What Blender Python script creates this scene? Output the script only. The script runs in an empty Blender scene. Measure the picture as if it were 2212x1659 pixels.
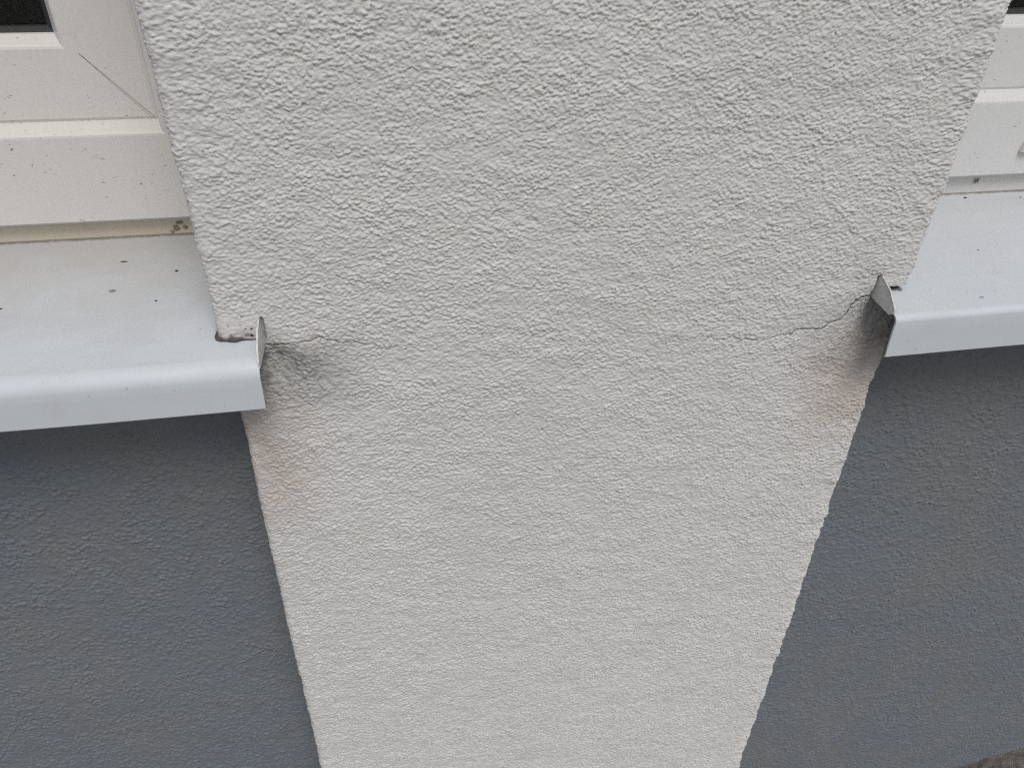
import bpy, bmesh, math, random
import numpy as np
from mathutils import Vector, Matrix, noise as mnoise

S = bpy.context.scene
# ---------------------------------------------------------------- camera
cam_d = bpy.data.cameras.new('camera'); cam = bpy.data.objects.new('camera', cam_d)
S.collection.objects.link(cam); S.camera = cam
right = Vector((0.98578676, -0.16716306, 0.01676251))
down = Vector((-0.08263556, -0.56933508, -0.81794189))
fwd = Vector((0.14627315, 0.8049311, -0.57505659))
M = Matrix((right, -down, -fwd)).transposed().to_4x4()
M.translation = Vector((-0.11531267, -0.39292849, 0.23487455))
cam.matrix_world = M
cam_d.sensor_fit = 'HORIZONTAL'; cam_d.sensor_width = 36.0; cam_d.lens = 36.0 * 1681.0 / 2212.0
cam_d.clip_start = 0.01; cam_d.clip_end = 500
S.render.resolution_x = 1024; S.render.resolution_y = 767

# ---------------------------------------------------------------- sky, sun, exposure
SUN_EL, SUN_AZ = math.radians(56), math.radians(8)          # azimuth from the outward normal of the facade, towards +x
w = bpy.data.worlds.new('World'); S.world = w; w.use_nodes = True
nt = w.node_tree; nt.nodes.clear()
sky = nt.nodes.new('ShaderNodeTexSky'); sky.sky_type = 'NISHITA'; sky.sun_disc = False
sky.sun_elevation = SUN_EL; sky.sun_rotation = math.pi - SUN_AZ
sky.air_density = 1.0; sky.dust_density = 3.0
hs = nt.nodes.new('ShaderNodeHueSaturation'); hs.inputs['Saturation'].default_value = 0.50
bg = nt.nodes.new('ShaderNodeBackground'); bg.inputs['Strength'].default_value = 0.10
wo = nt.nodes.new('ShaderNodeOutputWorld')
nt.links.new(sky.outputs[0], hs.inputs['Color']); nt.links.new(hs.outputs[0], bg.inputs['Color'])
nt.links.new(bg.outputs[0], wo.inputs['Surface'])
sd = bpy.data.lights.new('sun', 'SUN'); sd.energy = 1.5; sd.angle = math.radians(26); sd.color = (1.0, 0.975, 0.94)
sun = bpy.data.objects.new('sun', sd); S.collection.objects.link(sun)
sdir = Vector((math.sin(SUN_AZ) * math.cos(SUN_EL), -math.cos(SUN_AZ) * math.cos(SUN_EL), math.sin(SUN_EL)))
sun.rotation_euler = sdir.to_track_quat('Z', 'Y').to_euler()
S.view_settings.view_transform = 'Standard'; S.view_settings.look = 'None'
S.view_settings.exposure = 0.12; S.view_settings.gamma = 1.0
S.render.engine = 'CYCLES'
S.cycles.use_denoising = False        # keep the fine grain of the render; the light is soft enough
S.cycles.pixel_filter_type = 'BLACKMAN_HARRIS'; S.cycles.filter_width = 1.2

# ---------------------------------------------------------------- helpers
def link(o, parent=None):
    S.collection.objects.link(o)
    if parent is not None: o.parent = parent
    return o

def tag(o, label=None, cat=None, group=None, kind=None):
    if kind is None: kind = 'thing'
    if label: o['label'] = label
    if cat: o['category'] = cat
    if group: o['group'] = group
    if kind: o['kind'] = kind
    return o

def empty(name, loc, label, cat, group=None):
    o = bpy.data.objects.new(name, None); o.location = loc; o.empty_display_size = 0.05
    link(o); return tag(o, label, cat, group)

def mesh_obj(name, verts, faces, mat, parent=None, smooth=False):
    me = bpy.data.meshes.new(name); me.from_pydata([tuple(v) for v in verts], [], faces); me.update()
    me.materials.append(mat)
    if smooth: me.polygons.foreach_set('use_smooth', [True] * len(me.polygons))
    o = bpy.data.objects.new(name, me)
    link(o, parent)
    if parent is not None:
        o.location = -Vector(parent.location)      # children are modelled in world coordinates
    return o

def bm_obj(name, bm, mat, parent=None, smooth=False):
    me = bpy.data.meshes.new(name); bmesh.ops.recalc_face_normals(bm, faces=bm.faces)
    bm.to_mesh(me); bm.free(); me.materials.append(mat)
    if smooth: me.polygons.foreach_set('use_smooth', [True] * len(me.polygons))
    o = bpy.data.objects.new(name, me); link(o, parent)
    if parent is not None: o.location = -Vector(parent.location)
    return o

def grid_obj(name, P, mat, attrs=None, parent=None):
    """P: rows x cols x 3 array of points -> one quad sheet, smooth shaded"""
    nr, nc = P.shape[:2]
    me = bpy.data.meshes.new(name)
    me.vertices.add(nr * nc); me.vertices.foreach_set('co', P.reshape(-1).astype(np.float32))
    idx = np.arange(nr * nc, dtype=np.int32).reshape(nr, nc)
    q = np.stack([idx[:-1, :-1], idx[:-1, 1:], idx[1:, 1:], idx[1:, :-1]], -1).reshape(-1)
    nq = (nr - 1) * (nc - 1)
    me.loops.add(nq * 4); me.loops.foreach_set('vertex_index', q)
    me.polygons.add(nq); me.polygons.foreach_set('loop_start', np.arange(0, nq * 4, 4, dtype=np.int32))
    me.polygons.foreach_set('use_smooth', np.ones(nq, dtype=bool))
    for k, a in (attrs or {}).items():
        at = me.attributes.new(k, 'FLOAT', 'POINT'); at.data.foreach_set('value', a.reshape(-1).astype(np.float32))
    me.update(calc_edges=True); me.materials.append(mat)
    o = bpy.data.objects.new(name, me); link(o, parent)
    if parent is not None: o.location = -Vector(parent.location)
    return o

def fft_noise(shape, step, sigma, seed, aniso=1.0):
    """smooth gaussian noise of unit deviation; sigma in metres"""
    rng = np.random.default_rng(seed); a = rng.standard_normal(shape)
    fz = np.fft.fftfreq(shape[0], step)[:, None]; fx = np.fft.rfftfreq(shape[1], step)[None, :]
    g = np.exp(-2 * (math.pi * sigma) ** 2 * (fz ** 2 + (fx * aniso) ** 2))
    r = np.fft.irfft2(np.fft.rfft2(a) * g, s=shape)
    return r / r.std()

def blur(h, step, sigma):
    fz = np.fft.fftfreq(h.shape[0], step)[:, None]; fx = np.fft.rfftfreq(h.shape[1], step)[None, :]
    g = np.exp(-2 * (math.pi * sigma) ** 2 * (fz ** 2 + fx ** 2))
    return np.fft.irfft2(np.fft.rfft2(h) * g, s=h.shape)

def grains(shape, step, sp, seed, hmin, hmax, rmin, rmax, stretch=1.2, warp=0.0006):
    """grained render: irregular round grains pressed against one another"""
    rng = np.random.default_rng(seed)
    nz, nx = shape
    X = np.arange(nx)[None, :] * step + warp * fft_noise(shape, step, 0.0016, seed + 1)
    Z = np.arange(nz)[:, None] * step + warp * fft_noise(shape, step, 0.0016, seed + 2)
    X = X / stretch
    cz, cx = int(nz * step / sp) + 8, int(nx * step / sp / stretch) + 8
    jx, jz = rng.random((cz, cx)), rng.random((cz, cx))
    H = hmin + (hmax - hmin) * rng.random((cz, cx)) ** 1.3
    R = (rmin + (rmax - rmin) * rng.random((cz, cx)))
    ix = np.floor(X / sp).astype(int); iz = np.floor(Z / sp).astype(int)
    h = np.zeros(shape)
    for dz in (-1, 0, 1):
        for dx in (-1, 0, 1):
            a = np.clip(ix + dx + 3, 0, cx - 1); b = np.clip(iz + dz + 3, 0, cz - 1)
            px = (ix + dx + jx[b, a]) * sp; pz = (iz + dz + jz[b, a]) * sp
            d2 = ((X - px) ** 2 + (Z - pz) ** 2) / R[b, a] ** 2
            cap = H[b, a] * np.clip(1 - d2, 0, 1) ** 0.6
            h = np.maximum(h, cap)
    return h

def bilin(h, step, u, v):
    """sample height map (rows v, cols u), wrapping"""
    nz, nx = h.shape
    a = u / step; b = v / step
    i0 = np.floor(a).astype(int); j0 = np.floor(b).astype(int); fa = a - i0; fb = b - j0
    i1, j1 = (i0 + 1) % nx, (j0 + 1) % nz; i0 %= nx; j0 %= nz
    return ((h[j0, i0] * (1 - fa) + h[j0, i1] * fa) * (1 - fb) + (h[j1, i0] * (1 - fa) + h[j1, i1] * fa) * fb)

def ss(x, a, b):
    t = np.clip((x - a) / (b - a), 0, 1); return t * t * (3 - 2 * t)

# ---------------------------------------------------------------- materials
def new_mat(name):
    m = bpy.data.materials.new(name); m.use_nodes = True
    n = m.node_tree; b = n.nodes['Principled BSDF']
    return m, n, b

def N(n, t, **kw):
    x = n.nodes.new(t)
    for k, v in kw.items():
        if k in x.inputs: x.inputs[k].default_value = v
        else: setattr(x, k, v)
    return x

def coords(n, scale=(1, 1, 1)):
    g = N(n, 'ShaderNodeNewGeometry'); mp = N(n, 'ShaderNodeMapping'); mp.inputs['Scale'].default_value = scale
    n.links.new(g.outputs['Position'], mp.inputs['Vector']); return mp.outputs[0]

def noise(n, vec, scale, detail=3, rough=0.5):
    x = N(n, 'ShaderNodeTexNoise'); x.inputs['Scale'].default_value = scale
    x.inputs['Detail'].default_value = detail; x.inputs['Roughness'].default_value = rough
    n.links.new(vec, x.inputs['Vector']); return x.outputs['Fac']

def ramp(n, fac, a, b, va=0.0, vb=1.0):
    x = N(n, 'ShaderNodeMapRange'); x.inputs['From Min'].default_value = a; x.inputs['From Max'].default_value = b
    x.inputs['To Min'].default_value = va; x.inputs['To Max'].default_value = vb
    n.links.new(fac, x.inputs['Value']); return x.outputs['Result']

def mul(n, a, b, op='MULTIPLY'):
    x = N(n, 'ShaderNodeMath'); x.operation = op
    for i, v in enumerate((a, b)):
        if isinstance(v, (int, float)): x.inputs[i].default_value = v
        else: n.links.new(v, x.inputs[i])
    return x.outputs[0]

def mix(n, fac, a, b):
    x = N(n, 'ShaderNodeMix'); x.data_type = 'RGBA'
    if isinstance(fac, (int, float)): x.inputs[0].default_value = fac
    else: n.links.new(fac, x.inputs[0])
    for i, v in ((6, a), (7, b)):
        if isinstance(v, tuple): x.inputs[i].default_value = v + (1,) if len(v) == 3 else v
        else: n.links.new(v, x.inputs[i])
    return x.outputs[2]

def attr(n, name):
    x = N(n, 'ShaderNodeAttribute'); x.attribute_name = name; return x.outputs['Fac']

def bump(n, b, h, dist, strength=1.0):
    x = N(n, 'ShaderNodeBump'); x.inputs['Distance'].default_value = dist; x.inputs['Strength'].default_value = strength
    n.links.new(h, x.inputs['Height']); n.links.new(x.outputs[0], b.inputs['Normal'])

def stucco_mat(name, c1, c2, c_spot, stain=True, micro=0.00025):
    m, n, b = new_mat(name); v = coords(n)
    col = mix(n, ramp(n, noise(n, v, 9, 3, 0.6), 0.35, 0.65), c1, c2)
    col = mix(n, mul(n, ramp(n, noise(n, v, 130, 2), 0.62, 0.72), 0.35), col, c_spot)         # ochre flecks
    col = mix(n, mul(n, ramp(n, noise(n, v, 420, 3, 0.7), 0.35, 0.75), 0.16), col, tuple(x * 0.72 for x in c1))
    col = mix(n, mul(n, ramp(n, noise(n, v, 330, 1), 0.745, 0.775), 0.6), col, (0.13, 0.115, 0.095))      # grit
    if stain:
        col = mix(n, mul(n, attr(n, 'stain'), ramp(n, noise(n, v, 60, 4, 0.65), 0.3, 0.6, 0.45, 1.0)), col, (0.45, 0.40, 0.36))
        col = mix(n, mul(n, attr(n, 'soot_shade'), ramp(n, noise(n, v, 240, 4, 0.7), 0.35, 0.6, 0.35, 1.0)), col, (0.15, 0.145, 0.135))  # soiling, with shade by the sill ends painted into the colour
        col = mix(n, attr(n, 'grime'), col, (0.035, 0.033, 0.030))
    n.links.new(col, b.inputs['Base Color'])
    b.inputs['Roughness'].default_value = 0.78; b.inputs['Specular IOR Level'].default_value = 0.3
    bump(n, b, noise(n, v, 1500, 3, 0.6), micro)
    return m

M_white = stucco_mat('white_stucco', (0.585, 0.575, 0.56), (0.565, 0.56, 0.548), (0.55, 0.51, 0.42))
M_dark = stucco_mat('grey_stucco', (0.152, 0.174, 0.200), (0.170, 0.178, 0.182), (0.12, 0.11, 0.095), stain=False)

def plastic_mat(name, base, tint, speck=0.5, rough=0.33):
    m, n, b = new_mat(name); v = coords(n)
    col = mix(n, ramp(n, noise(n, v, 22, 3, 0.6), 0.35, 0.68), base, tint)
    vs = coords(n, (300, 300, 620))
    s1 = ramp(n, noise(n, vs, 1.0, 2, 0.5), 0.69, 0.73)
    patch = ramp(n, noise(n, v, 30, 2), 0.42, 0.62)
    col = mix(n, mul(n, mul(n, s1, patch), speck), col, (0.10, 0.085, 0.07))
    col = mix(n, mul(n, ramp(n, noise(n, v, 520, 3, 0.7), 0.45, 0.75), 0.20), col, tuple(x * 0.7 for x in base))
    n.links.new(col, b.inputs['Base Color']); b.inputs['Roughness'].default_value = rough
    b.inputs['Specular IOR Level'].default_value = 0.4
    bump(n, b, noise(n, v, 90, 2), 0.0004, 0.5)
    return m
M_pvc_warm = plastic_mat('white_plastic_yellowed', (0.62, 0.60, 0.565), (0.60, 0.585, 0.557), 0.75)
M_pvc_cool = plastic_mat('white_plastic', (0.60, 0.60, 0.59), (0.585, 0.585, 0.58), 0.7)
M_strip_warm = plastic_mat('dusty_cream_strip', (0.56, 0.50, 0.38), (0.60, 0.55, 0.46), 0.6, 0.6)
M_strip_cool = plastic_mat('grey_white_strip', (0.60, 0.59, 0.57), (0.58, 0.58, 0.57), 0.4, 0.5)

def sill_mat():
    m, n, b = new_mat('painted_sheet_metal'); v = coords(n)
    base = mix(n, ramp(n, noise(n, v, 14, 2), 0.35, 0.65), (0.53, 0.56, 0.59), (0.515, 0.55, 0.583))
    g = N(n, 'ShaderNodeSeparateXYZ'); n.links.new(v, g.inputs[0])
    d = ramp(n, mul(n, g.outputs['Y'], mul(n, noise(n, v, 18, 4, 0.6), 0.14), 'ADD'), 0.07, 0.17)      # dust towards the window, deepened to paint in the shade at the back
    lf = ramp(n, g.outputs['X'], -0.1, 0.1, 1.0, 0.35)
    base = mix(n, mul(n, mul(n, d, lf), 0.8), base, (0.40, 0.385, 0.365))
    vs = coords(n, (300, 420, 300))
    base = mix(n, mul(n, ramp(n, noise(n, vs, 1, 2), 0.72, 0.77), 0.35), base, (0.14, 0.13, 0.12))
    base = mix(n, mul(n, ramp(n, noise(n, coords(n, (25, 160, 25)), 1.0, 4, 0.7), 0.52, 0.75), 0.30), base, (0.42, 0.42, 0.43))
    base = mix(n, mul(n, ramp(n, noise(n, v, 900, 2), 0.5, 0.75), 0.18), base, (0.40, 0.39, 0.38))
    jd = ramp(n, mul(n, g.outputs['Y'], mul(n, noise(n, v, 260, 3, 0.7), 0.006), 'ADD'), 0.1226, 0.1240)
    base = mix(n, mul(n, jd, 0.7), base, (0.2, 0.18, 0.14))
    n.links.new(base, b.inputs['Base Color'])
    n.links.new(ramp(n, noise(n, v, 40, 4, 0.6), 0.3, 0.7, 0.45, 0.62), b.inputs['Roughness'])
    b.inputs['Specular IOR Level'].default_value = 0.35
    bump(n, b, noise(n, coords(n, (6, 30, 30)), 1.0, 2), 0.0012, 0.6)
    return m
M_sill = sill_mat()

def simple(name, col, rough=0.6, metal=0.0, var=0.25, scale=400):
    m, n, b = new_mat(name); v = coords(n)
    c = mix(n, ramp(n, noise(n, v, scale, 3), 0.35, 0.65), col, tuple(x * (1 - var) for x in col))
    n.links.new(c, b.inputs['Base Color']); b.inputs['Roughness'].default_value = rough; b.inputs['Metallic'].default_value = metal
    return m
M_edge = simple('weathered_sheet_edge', (0.58, 0.58, 0.575), 0.5)
M_hem = simple('dirty_sheet', (0.20, 0.20, 0.19), 0.6)
M_gasket = simple('black_rubber', (0.02, 0.021, 0.023), 0.55)
M_crack = simple('crack_dark', (0.07, 0.055, 0.045), 0.95, var=0.5, scale=900)  # dark crevice colour of the open cracks
M_room = simple('room_plaster', (0.05, 0.052, 0.055), 0.9, scale=3)
M_crumb = simple('dark_crumb', (0.035, 0.03, 0.026), 0.9)
M_crumb2 = simple('mortar_crumb', (0.27, 0.24, 0.18), 0.9)
M_bug = simple('insect_body', (0.03, 0.025, 0.02), 0.5)
M_wing = simple('insect_wing', (0.20, 0.19, 0.18), 0.4)
mg, n, b = new_mat('window_glass')
b.inputs['Base Color'].default_value = (0.55, 0.60, 0.58, 1); b.inputs['Roughness'].default_value = 0.03
b.inputs['Transmission Weight'].default_value = 1.0; b.inputs['IOR'].default_value = 1.5; M_glass = mg

mgd, n, b = new_mat('rough_paving'); v = coords(n)
c = mix(n, ramp(n, noise(n, v, 700, 3, 0.8), 0.40, 0.60), (0.06, 0.054, 0.047), (0.24, 0.225, 0.20))
c = mix(n, ramp(n, noise(n, v, 12, 3), 0.4, 0.7), c, (0.12, 0.11, 0.10))
n.links.new(c, b.inputs['Base Color']); b.inputs['Roughness'].default_value = 0.9
bump(n, b, noise(n, v, 600, 4, 0.7), 0.002); M_ground = mgd

# ================================================================= THE SETTING
# ---- ground: level paving that ramps up towards the right of the pier
def gz(x, y): 
    base = -0.767 + 0.268 * (x - 0.575)
    return np.clip(base, -0.86, -0.56)
xs = np.unique(np.concatenate([np.linspace(-30, -1, 20), np.linspace(-1, 0.4, 20), np.linspace(0.4, 0.9, 280), np.linspace(0.9, 1.5, 30), np.linspace(1.5, 30, 20)]))
ys = np.unique(np.concatenate([np.linspace(-30, -1, 20), np.linspace(-1, -0.1, 25), np.linspace(-0.1, 0.08, 110), np.linspace(0.08, 0.3, 4)]))
X, Y = np.meshgrid(xs, ys)
hm = fft_noise((256, 256), 0.002, 0.0022, 91) * 0.0011 + fft_noise((256, 256), 0.002, 0.02, 92) * 0.0015
Zg = gz(X, Y) + bilin(hm, 0.002, X + 40, Y + 40)
tag(grid_obj('ground', np.stack([X, Y, Zg], -1), M_ground), kind='structure')

# ================================================================= WHITE PIER
STEP = 0.0005
HS = (1640, 1360)        # height map: 0.82 m x 0.68 m
hg = np.maximum(grains(HS, STEP, 0.0020, 11, 0.30, 1.0, 0.00065, 0.0012, 1.15, 0.00035),
                0.95 * grains(HS, STEP, 0.0016, 12, 0.2, 1.0, 0.0005, 0.0009, 1.1, 0.0003))
hg = blur(hg, STEP, 0.00016)
clus = fft_noise(HS, STEP, 0.0042, 21, 1.3)
H_pier = (hg * (0.00118 + 0.00018 * np.clip(clus, -1.6, 1.6))
          + 0.00012 * fft_noise(HS, STEP, 0.0017, 22, 1.3) + 0.00013 * fft_noise(HS, STEP, 0.0042, 23, 1.5)
          + 0.00022 * fft_noise(HS, STEP, 0.016, 24))
WHALF, RC, DEEP = 0.2098, 0.0042, 0.1105
def crack_line(pts, seed, amp, fade=0.0):
    """jagged polyline through the given (x, z) points, in metres"""
    rng = random.Random(seed); out = []
    for (x0, z0), (x1, z1) in zip(pts[:-1], pts[1:]):
        L = math.hypot(x1 - x0, z1 - z0); k = max(1, int(L / 0.0012))
        for i in range(k):
            t = i / k; j = 0 if i == 0 else amp * (rng.random() - 0.5)
            out.append((x0 + (x1 - x0) * t + j * 0.5, z0 + (z1 - z0) * t + j))
    out.append(pts[-1]); return out
CL = [(-186.7, -4.2), (-181.5, -5.6), (-177.8, -5.0), (-173, -4.9), (-167.3, -3.7), (-162, -3.6), (-157.2, -1.5), (-152.5, -3.9), (-149.2, -4.4), (-145.5, -6.4), (-141.6, -6.6), (-136, -7.2), (-130.5, -9.3), (-127, -9.0), (-121, -12.2), (-113, -12.0)]
CR = [(190.2, 11.9), (190.0, 7.4), (188.9, 3.5), (188.6, -1.3), (183.6, -1.7), (178.5, -3.4), (175.5, -7.0), (174.5, -12.0), (170.0, -16.0), (162.7, -18.8), (160.2, -21.7), (153.8, -22.2), (147.3, -21.7), (140.8, -21.8), (139.1, -24.7), (130.3, -24.8), (121.4, -27.6), (116.4, -26.9), (113.4, -27.3), (108.2, -25.5), (105.2, -26.3), (98.3, -23.2), (93.2, -24.8), (87.5, -23.6), (79.3, -21.3), (74.7, -21.2), (68.0, -22.9), (62.5, -22.0), (59.9, -20.1), (54.8, -19.2), (47, -20.6)]
CF = [(-108, -13.0), (-98, -16.5), (-88, -17.4), (-79, -22.0), (-68, -24.6), (-58, -24.0), (-44, -27.8), (-33, -27.0)]
CLm = crack_line([(a / 1000, b / 1000) for a, b in CL], 1, 0.0007)
CRm = crack_line([(a / 1000, b / 1000) for a, b in CR], 2, 0.0006)
CFm = crack_line([(a / 1000, b / 1000) for a, b in CF], 3, 0.0009)

zf = np.arange(-0.60, 0.205, STEP)
zs = np.concatenate([np.arange(-0.90, -0.60, 0.004), zf, np.arange(zf[-1] + 0.004, 1.32, 0.006)])
fl = WHALF - RC
arc = RC * math.pi / 2
# columns: signed arclength s from the middle of the face
s_front = np.arange(-(fl + arc), fl + arc + 1e-9, STEP)
s_side = np.arange(s_front[-1] + 0.0009, fl + arc + DEEP, 0.0011)
sv = np.concatenate([-s_side[::-1], s_front, s_side])
def profile(s):
    a = np.abs(s); sg = np.sign(s)
    x = np.where(a < fl, a, np.where(a < fl + arc, fl + RC * np.sin(np.clip(a - fl, 0, arc) / RC), WHALF))
    y = np.where(a < fl, 0.0, np.where(a < fl + arc, RC - RC * np.cos(np.clip(a - fl, 0, arc) / RC), RC + (a - fl - arc)))
    th = np.clip((a - fl) / RC, 0, math.pi / 2)
    return sg * x, y, sg * np.sin(th), -np.cos(th)
def lean(s, z):
    """the pier is plastered slightly wider towards the top"""
    rt = np.interp(z, [-0.6, -0.1, 0.0, 0.17, 1.3], [0, 0.0013, 0.0022, 0.0056, 0.0056]); lf = np.interp(z, [-0.6, -0.05, 0.0, 0.17, 1.3], [0.0004, 0.0005, 0.0010, 0.0042, 0.0042])
    return np.where(s > 0, rt * ss(s, 0.193, 0.206), -lf * ss(-s, 0.190, 0.206))
def pier_h(s, z):
    """height of the render over its base surface (metres) plus stain masks"""
    u = s + 0.34; v = z + 0.60
    h = bilin(H_pier, STEP, u, v)
    x, _, _, _ = profile(s)
    # rougher, lumpier right corner; the left corner is straighter
    cr = ss(s, 0.190, 0.208); cl = ss(-s, 0.195, 0.208)
    lump = bilin(H_lump, STEP, u, v)
    h = h * (1 + 0.20 * cr - 0.15 * cl) + 0.00035 * lump * cr + 0.00015 * lump * cl
    wav = bilin(H_wav, STEP, u, v)
    # smoother, trowelled patch just above the end of the left sill
    sm = ss(-s, 0.176, 0.190) * ss(-z, -0.024, -0.008) * (z > -0.001)
    h = h * (1 - 0.65 * sm) + 0.0006 * sm + 0.0005 * wav * sm * ss(-z, -0.006, -0.001)
    # open joints above both sill ends, the render stands off the metal
    jw = 0.0017 + 0.0006 * wav
    jl = np.exp(-((z + 0.0012) / (0.55 * jw)) ** 2) * ss(-s, 0.1862, 0.1882)
    jr = np.exp(-((z - 0.0012 - 0.12 * (s - 0.19)) / (1.1 * jw)) ** 2) * ss(s, 0.1885, 0.1905)
    h = h - 0.0048 * (1.3 * jl + 1.5 * jr)
    h = h + 0.0004 * np.exp(-((z - 0.0065) / 0.003) ** 2) * (ss(-s, 0.186, 0.19) + ss(s, 0.190, 0.193))
    # hollows where the render was wiped back under the raised sill ends
    def hollow(cx, cz, rx, rz, d, tilt):
        dx = s - cx; dz = z - cz; a = dx * math.cos(tilt) + dz * math.sin(tilt); b2 = -dx * math.sin(tilt) + dz * math.cos(tilt)
        return d * np.exp(-((a / rx) ** 2 + (b2 / rz) ** 2))
    h = h - hollow(-0.181, -0.016, 0.010, 0.013, 0.0045, 0.5) - hollow(0.1945, -0.015, 0.014, 0.020, 0.0062, -0.75)
    h = h + hollow(0.172, -0.030, 0.010, 0.026, 0.0022, -0.75) + hollow(-0.168, -0.012, 0.008, 0.012, 0.0016, 0.5)
    h = h + 0.0012 * np.exp(-((z - 0.001) / 0.003) ** 2) * ss(-s, 0.187, 0.19) * ss(z, -0.001, 0.0) - hollow(-0.206, -0.075, 0.010, 0.030, 0.0022, 0.2)
    # slit where the upstand of each sill is let into the render
    for sg, x0 in ((-1, -0.1868), (1, 0.1898)):
        sl = np.exp(-((s - x0 - sg * 0.0) / 0.0009) ** 2) * ss(z, -0.004, -0.001) * (1 - ss(z, 0.0125, 0.0145))
        h = h - 0.003 * sl
    # the crack edges are a little open
    h = h + 0.0006 * bilin(H_edge, STEP, u, v) * ss(-s, 0.1865, 0.189) * np.exp(-((z - 0.001) / 0.003) ** 2)
    return h, sm, jl + jr, wav
H_lump = fft_noise(HS, STEP, 0.0026, 41); H_wav = fft_noise(HS, STEP, 0.003, 42)
H_wide = fft_noise(HS, STEP, 0.012, 43); H_edge = fft_noise(HS, STEP, 0.0010, 44)
Sg, Zg2 = np.meshgrid(sv, zs)
Hh, SM, JJ, WV = pier_h(Sg, Zg2)
def dist_poly(Sx, Zx, pts, lim=0.006):
    d = np.full(Sx.shape, 1.0)
    P0 = np.array(pts[:-1]); P1 = np.array(pts[1:])
    x0, x1 = min(p[0] for p in pts) - lim, max(p[0] for p in pts) + lim
    c = np.where((Sx[0] > x0) & (Sx[0] < x1))[0]; z0, z1 = min(p[1] for p in pts) - lim, max(p[1] for p in pts) + lim
    r = np.where((Zx[:, 0] > z0) & (Zx[:, 0] < z1))[0]
    sub = np.ix_(r, c); A, B = Sx[sub], Zx[sub]; dd = d[sub]
    for (ax, az), (bx, bz) in zip(P0, P1):
        ll = (bx - ax) ** 2 + (bz - az) ** 2 + 1e-12
        t = np.clip(((A - ax) * (bx - ax) + (B - az) * (bz - az)) / ll, 0, 1)
        dd = np.minimum(dd, np.hypot(A - ax - t * (bx - ax), B - az - t * (bz - az)))
    d[sub] = dd; return d
dcl, dcr = dist_poly(Sg, Zg2, CLm), dist_poly(Sg, Zg2, CRm)
dcf = dist_poly(Sg, Zg2, CFm)
for k, br in enumerate([[(188, -3), (184.5, -8), (181, -11), (178.5, -17)], [(180, -3.2), (177, -9.5), (171.5, -12.5)], [(163, -18.5), (157, -16.8), (150, -18.5)], [(139, -24.5), (136, -29), (129, -31)], [(121, -27.5), (117, -31), (109, -32)], [(190.4, 12.5), (187, 17), (188, 21)], [(190.4, 12.5), (183, 14.5), (178, 18)], [(-172, -4.8), (-168, -9), (-161, -10.5)], [(-150, -4), (-144, -1.8), (-138, -3)], [(-142, -7), (-137, -11), (-130, -13.5)]]):
    dcf = np.minimum(dcf, dist_poly(Sg, Zg2, crack_line([(a / 1000, b / 1000) for a, b in br], 30 + k, 0.0009)))
fadeL = ss(-Sg, 0.115, 0.150); fadeR = ss(Sg, 0.05, 0.17)
gro = np.exp(-(dcl / 0.00045) ** 2) * (0.35 + 0.65 * fadeL) + np.exp(-(dcr / 0.00055) ** 2) * (0.45 + 0.55 * fadeR) + 0.55 * np.exp(-(dcf / 0.00045) ** 2)
Hh = Hh - 0.0006 * gro
# above the right crack the render stands slightly proud of the part below it
xo, yo, nx_, ny_ = profile(Sg)
P = np.stack([xo + lean(Sg, Zg2) + nx_ * Hh, yo + ny_ * Hh, Zg2 + 0 * Hh], -1)
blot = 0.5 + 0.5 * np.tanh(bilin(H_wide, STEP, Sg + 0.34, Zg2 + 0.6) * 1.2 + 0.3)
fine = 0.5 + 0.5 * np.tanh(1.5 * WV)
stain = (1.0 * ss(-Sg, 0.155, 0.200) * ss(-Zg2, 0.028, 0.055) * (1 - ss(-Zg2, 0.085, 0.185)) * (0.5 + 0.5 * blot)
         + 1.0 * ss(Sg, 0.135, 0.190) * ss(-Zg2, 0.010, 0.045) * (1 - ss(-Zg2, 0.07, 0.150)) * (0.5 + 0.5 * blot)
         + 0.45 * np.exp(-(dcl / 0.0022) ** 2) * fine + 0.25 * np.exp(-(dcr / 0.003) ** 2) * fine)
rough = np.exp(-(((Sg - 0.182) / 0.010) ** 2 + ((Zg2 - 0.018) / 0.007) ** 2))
soot_shade = (0.25 * rough * fine + 0.80 * ss(-Sg - 0.3 * (Zg2 + 0.02), 0.122, 0.176) * ss(-Zg2, 0.002, 0.010) * (1 - ss(-Zg2, 0.020, 0.066))  # under-sill terms paint occlusion shade along with the dirt
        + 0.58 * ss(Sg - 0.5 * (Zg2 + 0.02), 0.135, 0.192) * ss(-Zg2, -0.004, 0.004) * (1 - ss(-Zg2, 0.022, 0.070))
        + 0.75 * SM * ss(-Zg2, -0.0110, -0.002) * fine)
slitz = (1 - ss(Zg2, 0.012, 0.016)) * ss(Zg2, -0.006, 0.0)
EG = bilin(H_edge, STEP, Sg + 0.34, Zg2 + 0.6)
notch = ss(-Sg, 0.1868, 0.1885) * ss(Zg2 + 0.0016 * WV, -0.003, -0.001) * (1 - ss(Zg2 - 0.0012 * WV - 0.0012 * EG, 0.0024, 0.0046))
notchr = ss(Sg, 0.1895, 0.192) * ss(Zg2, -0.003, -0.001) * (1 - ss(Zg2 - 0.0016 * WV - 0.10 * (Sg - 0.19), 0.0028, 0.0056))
pits = np.clip(fft_noise(Sg.shape, STEP, 0.0007, 77) - 1.8, 0, 1) * np.exp(-(((Sg + 0.192) / 0.014) ** 2 + ((Zg2 - 0.008) / 0.008) ** 2))
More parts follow.
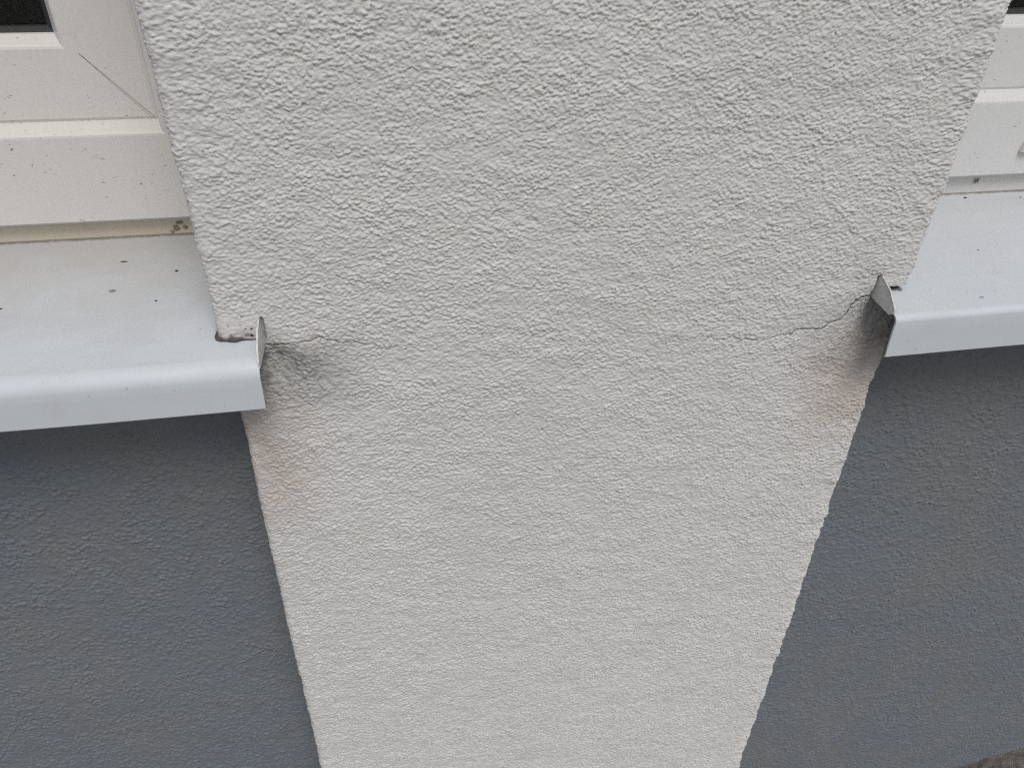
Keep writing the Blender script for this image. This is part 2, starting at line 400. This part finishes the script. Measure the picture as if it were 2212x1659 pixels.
grime = np.clip(0.85 * notch + 0.7 * notchr + 2.0 * pits + 0.85 * ss(JJ, 0.10, 0.6) * (0.55 + 0.45 * fine)
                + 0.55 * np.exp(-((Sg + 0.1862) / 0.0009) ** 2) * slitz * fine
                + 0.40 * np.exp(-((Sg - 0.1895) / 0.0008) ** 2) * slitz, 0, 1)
o = grid_obj('wall_pier', P, M_white, {'stain': np.clip(stain, 0, 1), 'soot_shade': np.clip(soot_shade, 0, 1), 'grime': grime})
pier = tag(o, 'tall white grained-render pier standing between the two windows, cracked on both sides', 'pier')

def surf_pt(s, z, lift):
    s_, z_ = np.array([s]), np.array([z]); h = pier_h(s_, z_)[0] ; x, y, nx, ny = profile(s_)
    return Vector((float(x[0] + nx[0] * (h[0] + lift)), float(y[0] + ny[0] * (h[0] + lift)), z))
def crack_obj(pts, w0, w1, seed, label):
    rng = random.Random(seed); vs, fs = [], []
    n_ = len(pts)
    for i, (s, z) in enumerate(pts):
        t = i / (n_ - 1)
        a = pts[max(0, i - 1)]; c = pts[min(n_ - 1, i + 1)]
        dx, dz = c[0] - a[0], c[1] - a[1]; L = math.hypot(dx, dz) or 1; px, pz = -dz / L, dx / L
        wd = (w0 + (w1 - w0) * t) * (0.45 + 0.9 * rng.random()) * 0.5
        g = 0.35 + 0.65 * 1
        for k in (-1, 1):
            vs.append(surf_pt(s + px * wd * k, z + pz * wd * k, -0.0006 * 0.6 + 0.0003))
    for i in range(n_ - 1):
        fs.append((2 * i, 2 * i + 1, 2 * i + 3, 2 * i + 2))
    o = mesh_obj('crack', vs, fs, M_crack, pier)
    o['label'] = label; return o
crack_obj(CLm, 0.00040, 0.00014, 5, 'short thin crack running right from the end of the left sill')
crack_obj(CRm, 0.00062, 0.00014, 6, 'long jagged crack running left from the folded end of the right sill')

# ================================================================= DARK GREY WALLS UNDER THE SILLS
DS = 0.0006
HD = (1450, 1250)
hd = blur(np.maximum(grains(HD, DS, 0.0029, 61, 0.2, 1.0, 0.0009, 0.0018, 1.1, 0.0004), 0.6 * grains(HD, DS, 0.0018, 65, 0.2, 0.9, 0.0006, 0.001, 1.1, 0.0003)), DS, 0.00025)
H_dark = (hd * (0.00130 + 0.0003 * np.clip(fft_noise(HD, DS, 0.005, 66), -1.6, 1.6)) + 0.00010 * fft_noise(HD, DS, 0.0018, 62, 1.2) + 0.00010 * fft_noise(HD, DS, 0.006, 63) + 0.0006 * fft_noise(HD, DS, 0.035, 64))
def dark_wall(x0, x1, xf0, xf1, zf0, label):
    xs = np.unique(np.round(np.concatenate([np.arange(x0, xf0, 0.01), np.arange(xf0, xf1, DS), np.arange(xf1, x1, 0.01)]), 5))
    zz = np.unique(np.round(np.concatenate([np.arange(-0.92, zf0, 0.008), np.arange(zf0, 0.004, DS)]), 5))
    X, Z = np.meshgrid(xs, zz)
    h = bilin(H_dark, DS, X + 3, Z + 1)
    near = np.minimum(np.abs(X + 0.21), np.abs(X - 0.21))
    h = h + 0.004 * np.exp(-(near / 0.012) ** 2)                      # render drawn into the corner against the pier
    o = grid_obj('parapet_wall', np.stack([X, 0.05 - h, Z], -1), M_dark)
    return tag(o, label, 'wall', 'dark grey rendered walls under the windows')
dark_wall(-1.40, -0.19, -0.51, -0.19, -0.53, 'dark grey rendered wall under the left window sill')
dark_wall(0.19, 1.60, 0.19, 0.72, -0.86, 'dark grey rendered wall under the right window sill, reaching down to the paving')

# ================================================================= FACADE ABOVE AND BEYOND (outside the frame)
bm = bmesh.new()
def box(bm, a, b):
    v = [bm.verts.new((x, y, z)) for x in (a[0], b[0]) for y in (a[1], b[1]) for z in (a[2], b[2])]
    for f in ((0, 1, 3, 2), (4, 6, 7, 5), (0, 4, 5, 1), (2, 3, 7, 6), (0, 2, 6, 4), (1, 5, 7, 3)): bm.faces.new([v[i] for i in f])
box(bm, (-6, 0.001, 1.30), (6, 0.30, 4.2))
box(bm, (-6, 0.001, -0.9), (-1.375, 0.30, 1.30)); box(bm, (1.555, 0.001, -0.9), (6, 0.30, 1.30))
fw = bm_obj('facade_wall', bm, M_white); tag(fw, 'white rendered house wall above and beyond the two windows', 'wall')
bm = bmesh.new()
# dark room behind the panes
vs = [(-1.7, 0.21, -0.9), (1.9, 0.21, -0.9), (1.9, 3, -0.9), (-1.7, 3, -0.9), (-1.7, 0.21, 2), (1.9, 0.21, 2), (1.9, 3, 2), (-1.7, 3, 2)]
V = [bm.verts.new(p) for p in vs]
for f in ((0, 1, 2, 3), (4, 5, 6, 7), (1, 2, 6, 5), (2, 3, 7, 6), (3, 0, 4, 7)): bm.faces.new([V[i] for i in f])
tag(bm_obj('room', bm, M_room), kind='structure')

# ================================================================= WINDOWS
def ring(name, x0, x1, z0, z1, prof, mat, parent, closed=False, bevel_seg=True):
    """sweep a profile of (inset, y) points round a rectangle, mitred at the corners"""
    vs, fs = [], []
    n_ = len(prof)
    for i, (d, y) in enumerate(prof):
        vs += [(x0 + d, y, z0 + d), (x1 - d, y, z0 + d), (x1 - d, y, z1 - d), (x0 + d, y, z1 - d)]
    for i in range(n_ - 1 if not closed else n_):
        j = (i + 1) % n_
        for k in range(4):
            l = (k + 1) % 4
            fs.append((4 * i + k, 4 * i + l, 4 * j + l, 4 * j + k))
    o = mesh_obj(name, vs, fs, mat, parent)
    bmm = bmesh.new(); bmm.from_mesh(o.data); bmesh.ops.recalc_face_normals(bmm, faces=bmm.faces); bmm.to_mesh(o.data); bmm.free()
    return o
def arc_pts(c, r, a0, a1, n=5):
    return [(c[0] + r * math.cos(math.radians(a0 + (a1 - a0) * i / n)), c[1] + r * math.sin(math.radians(a0 + (a1 - a0) * i / n))) for i in range(n + 1)]

def window(side, mat, mstrip, label):
    # sash opening edge is xs_ ; the outer member runs on behind the render of the pier
    if side < 0: xa, xb, z0 = -1.41, -0.1868, 0.0277
    else: xa, xb, z0 = 0.1868, 1.59, 0.0298
    z1 = 1.36
    root = empty('window', ((xa + xb) / 2, 0.12, z0), label, 'window', 'white plastic windows beside the pier')
    # outer frame: flat face, rounded edge, sloping bevel back to the sash
    pf = [(0.0, 0.150), (0.0, 0.1135), (0.0015, 0.112)] + [(0.0545, 0.112), (0.0557, 0.1122), (0.0566, 0.1128), (0.0573, 0.1138), (0.0610, 0.1262), (0.0612, 0.128), (0.0612, 0.170)]
    ring('frame', xa, xb, z0, z1, pf, mat, root)
    # sash
    ins = 0.0606
    ps = [(0.0, 0.165), (0.0, 0.1254), (0.0020, 0.1244), (0.0415, 0.1244), (0.0428, 0.1248), (0.0438, 0.1258), (0.0480, 0.1335), (0.0484, 0.137), (0.0484, 0.160)]
    ring('sash', xa + ins, xb - ins, z0 + ins, z1 - ins, ps, mat, root)
    gi = ins + 0.0486
    ring('gasket', xa + gi, xb - gi, z0 + gi, z1 - gi, [(-0.002, 0.1375), (0.0, 0.1362), (0.0028, 0.1372), (0.0032, 0.1392), (0.0032, 0.141)], M_gasket, root)
    bm = bmesh.new(); box(bm, (xa + gi - 0.004, 0.1402, z0 + gi - 0.004), (xb - gi + 0.004, 0.1442, z1 - gi + 0.004))
    bm_obj('glass_pane', bm, M_glass, root)
    # narrow base profile that carries the frame above the sill
    bm = bmesh.new(); box(bm, (xa, 0.1215, 0.0), (xb, 0.150, z0 - 0.0002)); bm_obj('base_strip', bm, mstrip, root)
    # weld seam across the bottom corner of the sash: two hairline grooves
    if side < 0:
        for k, off in enumerate((0.0, 0.0022)):
            cx, cz = xb - ins, z0 + ins
            p0 = Vector((cx - 0.0008 - off, 0.12432, cz + 0.0008)); p1 = Vector((cx - 0.0345 - off * 0.3, 0.12432, cz + 0.0385 + off * .3))
            d = (p1 - p0).normalized(); q = Vector((d.z, 0, -d.x)) * (0.00022 if k == 0 else 0.00012)
            o = mesh_obj('weld_seam', [p0 - q, p0 + q, p1 + q, p1 - q], [(0, 1, 2, 3)], M_seam, root)
    return root
M_seam = simple('seam_dirt', (0.36, 0.33, 0.29), 0.9)
wl = window(-1, M_pvc_warm, M_strip_warm, 'slightly yellowed white plastic window left of the pier, its corner seam showing')
wr = window(1, M_pvc_cool, M_strip_cool, 'cleaner white plastic window right of the pier, with a drain cap on its lower frame')
# drain cap: small rounded cover with sloping sides
bm = bmesh.new()
cx, cz = 0.377, 0.0555
base_ = [(-0.019, -0.007), (0.019, -0.007), (0.0165, 0.008), (-0.0150, 0.008)]
for (s_, y_) in ((1.0, 0.1118), (0.96, 0.1085), (0.82, 0.1070)):
    for (a, c_) in base_: bm.verts.new((cx + a * s_, y_, cz + c_ * s_))
bm.verts.ensure_lookup_table()
for r in range(2):
    for k in range(4): bm.faces.new([bm.verts[4 * r + k], bm.verts[4 * r + (k + 1) % 4], bm.verts[4 * r + 4 + (k + 1) % 4], bm.verts[4 * r + 4 + k]])
bm.faces.new([bm.verts[i] for i in (8, 9, 10, 11)])
bm_obj('drain_cap', bm, M_pvc_warm, wr)

# ================================================================= SILLS
TA = math.tan(math.radians(6))
def sill_profile(R0):
    p = [(0.1213, 0.0140), (0.1213, 0.0129)]
    p += [(y, y * TA) for y in (0.119, 0.08, 0.04, 0.0, -0.006, -0.0249 + R0 * 0.9)]
    c = (-0.0249 + R0, (-0.0249 + R0) * TA - R0)                         # rounded nose
    for a in (84, 70, 52, 35, 18, 4): p.append((c[0] - R0 * math.cos(math.radians(a)), c[1] + R0 * math.sin(math.radians(a))))
    p += [(-0.0250, -0.0155), (-0.0252, -0.024), (-0.0254, -0.0306), (-0.0246, -0.0316), (-0.0236, -0.0310), (-0.0234, -0.0240)]
    return p
def sill(side, label):
    x_end = -0.1867 if side < 0 else 0.1893
    x_far = -1.375 if side < 0 else 1.555
    root = empty('window_sill', ((x_end + x_far) / 2, 0.05, 0), label, 'window sill', 'painted metal sills under the windows')
    prof = sill_profile(0.0095 if side < 0 else 0.0045); t = 0.0011
    def cut(y): return x_end + (-1 if side < 0 else 1) * 0.08 * max(0, -y)         # the cut end runs slightly askew
    # sheet as closed thin section
    low = []
    for i, (y, z) in enumerate(prof):
        a = prof[max(0, i - 1)]; c = prof[min(len(prof) - 1, i + 1)]; dy, dz = c[0] - a[0], c[1] - a[1]; L = math.hypot(dy, dz)
        low.append((y - dz / L * t, z + dy / L * t))     # towards the underside
    loop = prof + low[::-1]; m_ = len(loop)
    nx = 60; far = x_far; vs, fs = [], []
    for i in range(nx + 1):
        tt = (i / nx) ** 2.2
        for (y, z) in loop:
            x = cut(y) + (far - cut(y)) * tt
            sag = 0.0005 * math.sin(x * 23 + side) * ss(-y, -0.02, 0.02) if tt > 0 else 0
            vs.append((x, y + sag * 0.6, z + sag * 0.3))
    for i in range(nx):
        for k in range(m_):
            l = (k + 1) % m_; fs.append((i * m_ + k, i * m_ + l, (i + 1) * m_ + l, (i + 1) * m_ + k))
    fs.append(tuple(range(m_))); fs.append(tuple(nx * m_ + k for k in range(m_)))
    o = mesh_obj('sheet', vs, fs, M_sill, root)
    bmm = bmesh.new(); bmm.from_mesh(o.data); bmesh.ops.recalc_face_normals(bmm, faces=bmm.faces); bmm.to_mesh(o.data); bmm.free()
    o.data.polygons.foreach_set('use_smooth', [len(p.vertices) == 4 for p in o.data.polygons])
    try: o.data.set_sharp_from_angle(angle=math.radians(32))
    except Exception: pass
    # raised end let into the render
    if side < 0:
        pl = [(0.006, -0.0015, -0.1862), (0.005, 0.0125, -0.1872), (-0.0015, 0.0130, -0.1876), (-0.0085, 0.0098, -0.1881), (-0.0160, 0.0040, -0.1884), (-0.0212, -0.0022, -0.1884), (-0.0225, -0.0055, -0.1882), (-0.010, -0.0035, -0.1871)]
        th = -0.0010
    else:
        pl = [(0.006, -0.002, 0.1889), (0.005, 0.012, 0.1902), (-0.0005, 0.0132, 0.1907), (-0.0120, 0.0092, 0.1903), (-0.0217, 0.0010, 0.1900), (-0.0222, -0.0015, 0.1898), (-0.0188, -0.0038, 0.1893)]
        th = 0.0010
    bm = bmesh.new()
    A = [bm.verts.new((x, y, z)) for (y, z, x) in pl]; B = [bm.verts.new((x + th, y, z)) for (y, z, x) in pl]
    bm.faces.new(A); bm.faces.new(B[::-1])
    for i in range(len(pl)): bm.faces.new([A[i], A[(i + 1) % len(pl)], B[(i + 1) % len(pl)], B[i]])
    bm_obj('end_upstand', bm, M_edge, root)
    # little folded hem at the end of the lip
    if side > 0:
        bm = bmesh.new()
        q = [(0.1893, -0.0250, -0.0312), (0.1882, -0.0225, -0.0308), (0.1868, -0.0205, -0.0285), (0.1878, -0.0225, -0.0248), (0.1893, -0.0246, -0.0260)]
        A = [bm.verts.new(p) for p in q]; B = [bm.verts.new((p[0] + 0.0004, p[1] + 0.0008, p[2])) for p in q]
        bm.faces.new(A); bm.faces.new(B[::-1])
        for i in range(5): bm.faces.new([A[i], A[(i + 1) % 5], B[(i + 1) % 5], B[i]])
        bm_obj('folded_hem', bm, M_hem, root)
    return root
sill(-1, 'pale painted metal sill left of the pier, its narrow raised end stuck into the render')
sill(1, 'pale painted metal sill right of the pier, its end bent up as a grey flap')

# ================================================================= SMALL THINGS ON THE SILLS
def lump(name, loc, r, squash, mat, seed, label, cat='crumb', group=None):
    bm = bmesh.new(); bmesh.ops.create_icosphere(bm, subdivisions=3, radius=1)
    for v in bm.verts:
        n_ = mnoise.noise(v.co * 1.7 + Vector((seed, 0, 0))) * 0.45 + mnoise.noise(v.co * 4 + Vector((0, seed, 0))) * 0.2
        v.co *= 1 + n_
        v.co = Vector((v.co.x * squash[0], v.co.y * squash[1], v.co.z * squash[2])) * r
    me = bpy.data.meshes.new(name); bm.to_mesh(me); bm.free(); me.materials.append(mat)
    o = bpy.data.objects.new(name, me); o.location = loc; link(o); return tag(o, label, cat, group)
def on_sill(px, py):
    """where the camera ray through a point of the full view lands on the sill"""
    r = fwd * 1681 + right * (px - 1106) + down * (py - 829.5); C0 = cam.matrix_world.translation
    t = -(C0.z - TA * C0.y) / (r.z - TA * r.y); return C0 + r * t
G = 'dirt crumbs lying on the sills'
for i, (px, py, r, sq, mt, lab) in enumerate([
    (382, 586, 0.00080, (1.2, 1, 0.6), M_crumb, 'small black crumb on the back of the left sill near the pier'),
    (268, 566, 0.00070, (3.2, 0.7, 0.5), M_crumb, 'thin elongated dark crumb at the back of the left sill'),
    (243, 629, 0.00110, (1.8, 1.2, 0.5), M_crumb2, 'brownish grey crumb in the middle of the left sill'),
    (337, 650, 0.00060, (1.3, 1, 0.5), M_crumb, 'tiny dark crumb on the left sill, front of the brownish one'),
    (1, 668, 0.0006, (1.5, 1, 0.5), M_crumb, 'tiny dark crumb on the left sill at its far left'),
    (2085, 428, 0.00085, (1.5, 1, 0.6), M_crumb, 'black crumb on the back of the right sill near the pier'),
    (2204, 427, 0.00060, (1.5, 1, 0.5), M_crumb, 'smaller black crumb at the back of the right sill by the far edge'),
    (2113, 541, 0.00050, (1, 1, 0.5), M_crumb, 'tiny dark crumb in the middle of the right sill'),
    (2120, 643, 0.00060, (2.4, 0.7, 0.5), M_crumb, 'thin dark crumb near the front fold of the right sill')]):
    lump('crumb', on_sill(px, py) + Vector((0, 0, r * 0.2)), r, sq, mt, i * 3.1, lab, 'crumb', G)
# mortar crumbs stuck in the corner of the left base strip
for i, (x, z, r) in enumerate([(-0.2515, 0.0180, 0.0017), (-0.2478, 0.0215, 0.0011), (-0.2545, 0.0155, 0.0010), (-0.2455, 0.0180, 0.0013), (-0.2500, 0.0215, 0.0008)]):
    lump('mortar_lump', Vector((x, 0.1212, z)), r, (1.2, 0.6, 1), M_crumb2, 20 + i * 2.3, 
         'rough mortar lump stuck in the pier corner of the cream strip under the left window', 'mortar', 'mortar lumps in the strip corner')
# tiny insect on the right strip
C0 = cam.matrix_world.translation; r = fwd * 1681 + right * (2110 - 1106) + down * (391 - 829.5); tt = (0.1208 - C0.y) / r.y; ip = C0 + r * tt
bug = empty('insect', ip, 'tiny dark insect sitting on the narrow strip under the right window frame', 'insect')
bm = bmesh.new()
for (dx, dz, rx, rz) in ((0, 0, 0.0011, 0.00055), (0.0013, 0.0002, 0.0005, 0.00045), (-0.0012, -0.0002, 0.0008, 0.0004)):
    q = bmesh.ops.create_icosphere(bm, subdivisions=2, radius=1)
    for v in q['verts']: v.co = Vector((v.co.x * rx + dx, v.co.y * 0.0005, v.co.z * rz + dz)) + ip
bm_obj('body', bm, M_bug, bug, True)
for k in (-1, 1):
    a = [(0.0004, -0.0006, 0.0), (-0.0012, -0.0008, 0.0011 * k), (-0.0026, -0.0007, 0.0013 * k), (-0.0022, -0.0006, 0.0003 * k)]
    vs = [Vector(p) + ip for p in a]; vs += [p + Vector((0, 0.00006, 0)) for p in vs]
    mesh_obj('wing', vs, [(0, 1, 2, 3), (7, 6, 5, 4), (0, 4, 5, 1), (1, 5, 6, 2), (2, 6, 7, 3), (3, 7, 4, 0)], M_wing, bug)
for k in (-1, 1):
    for dx in (-0.0007, 0.0001, 0.0009):
        p0 = ip + Vector((dx, 0, 0.0004 * k)); p1 = ip + Vector((dx * 1.7, 0.0000, 0.0015 * k)); p2 = ip + Vector((dx * 2.2, 0.0006, 0.0022 * k))
        e = Vector((0.00009, 0, 0)); f = Vector((0, 0.00012, 0))
        vs = []
        for p in (p0, p1, p2): vs += [p - e - f, p + e - f, p + e + f, p - e + f]
        fs = [(4 * a + i, 4 * a + (i + 1) % 4, 4 * a + 4 + (i + 1) % 4, 4 * a + 4 + i) for a in range(2) for i in range(4)]
        mesh_obj('leg', vs, fs, M_bug, bug)
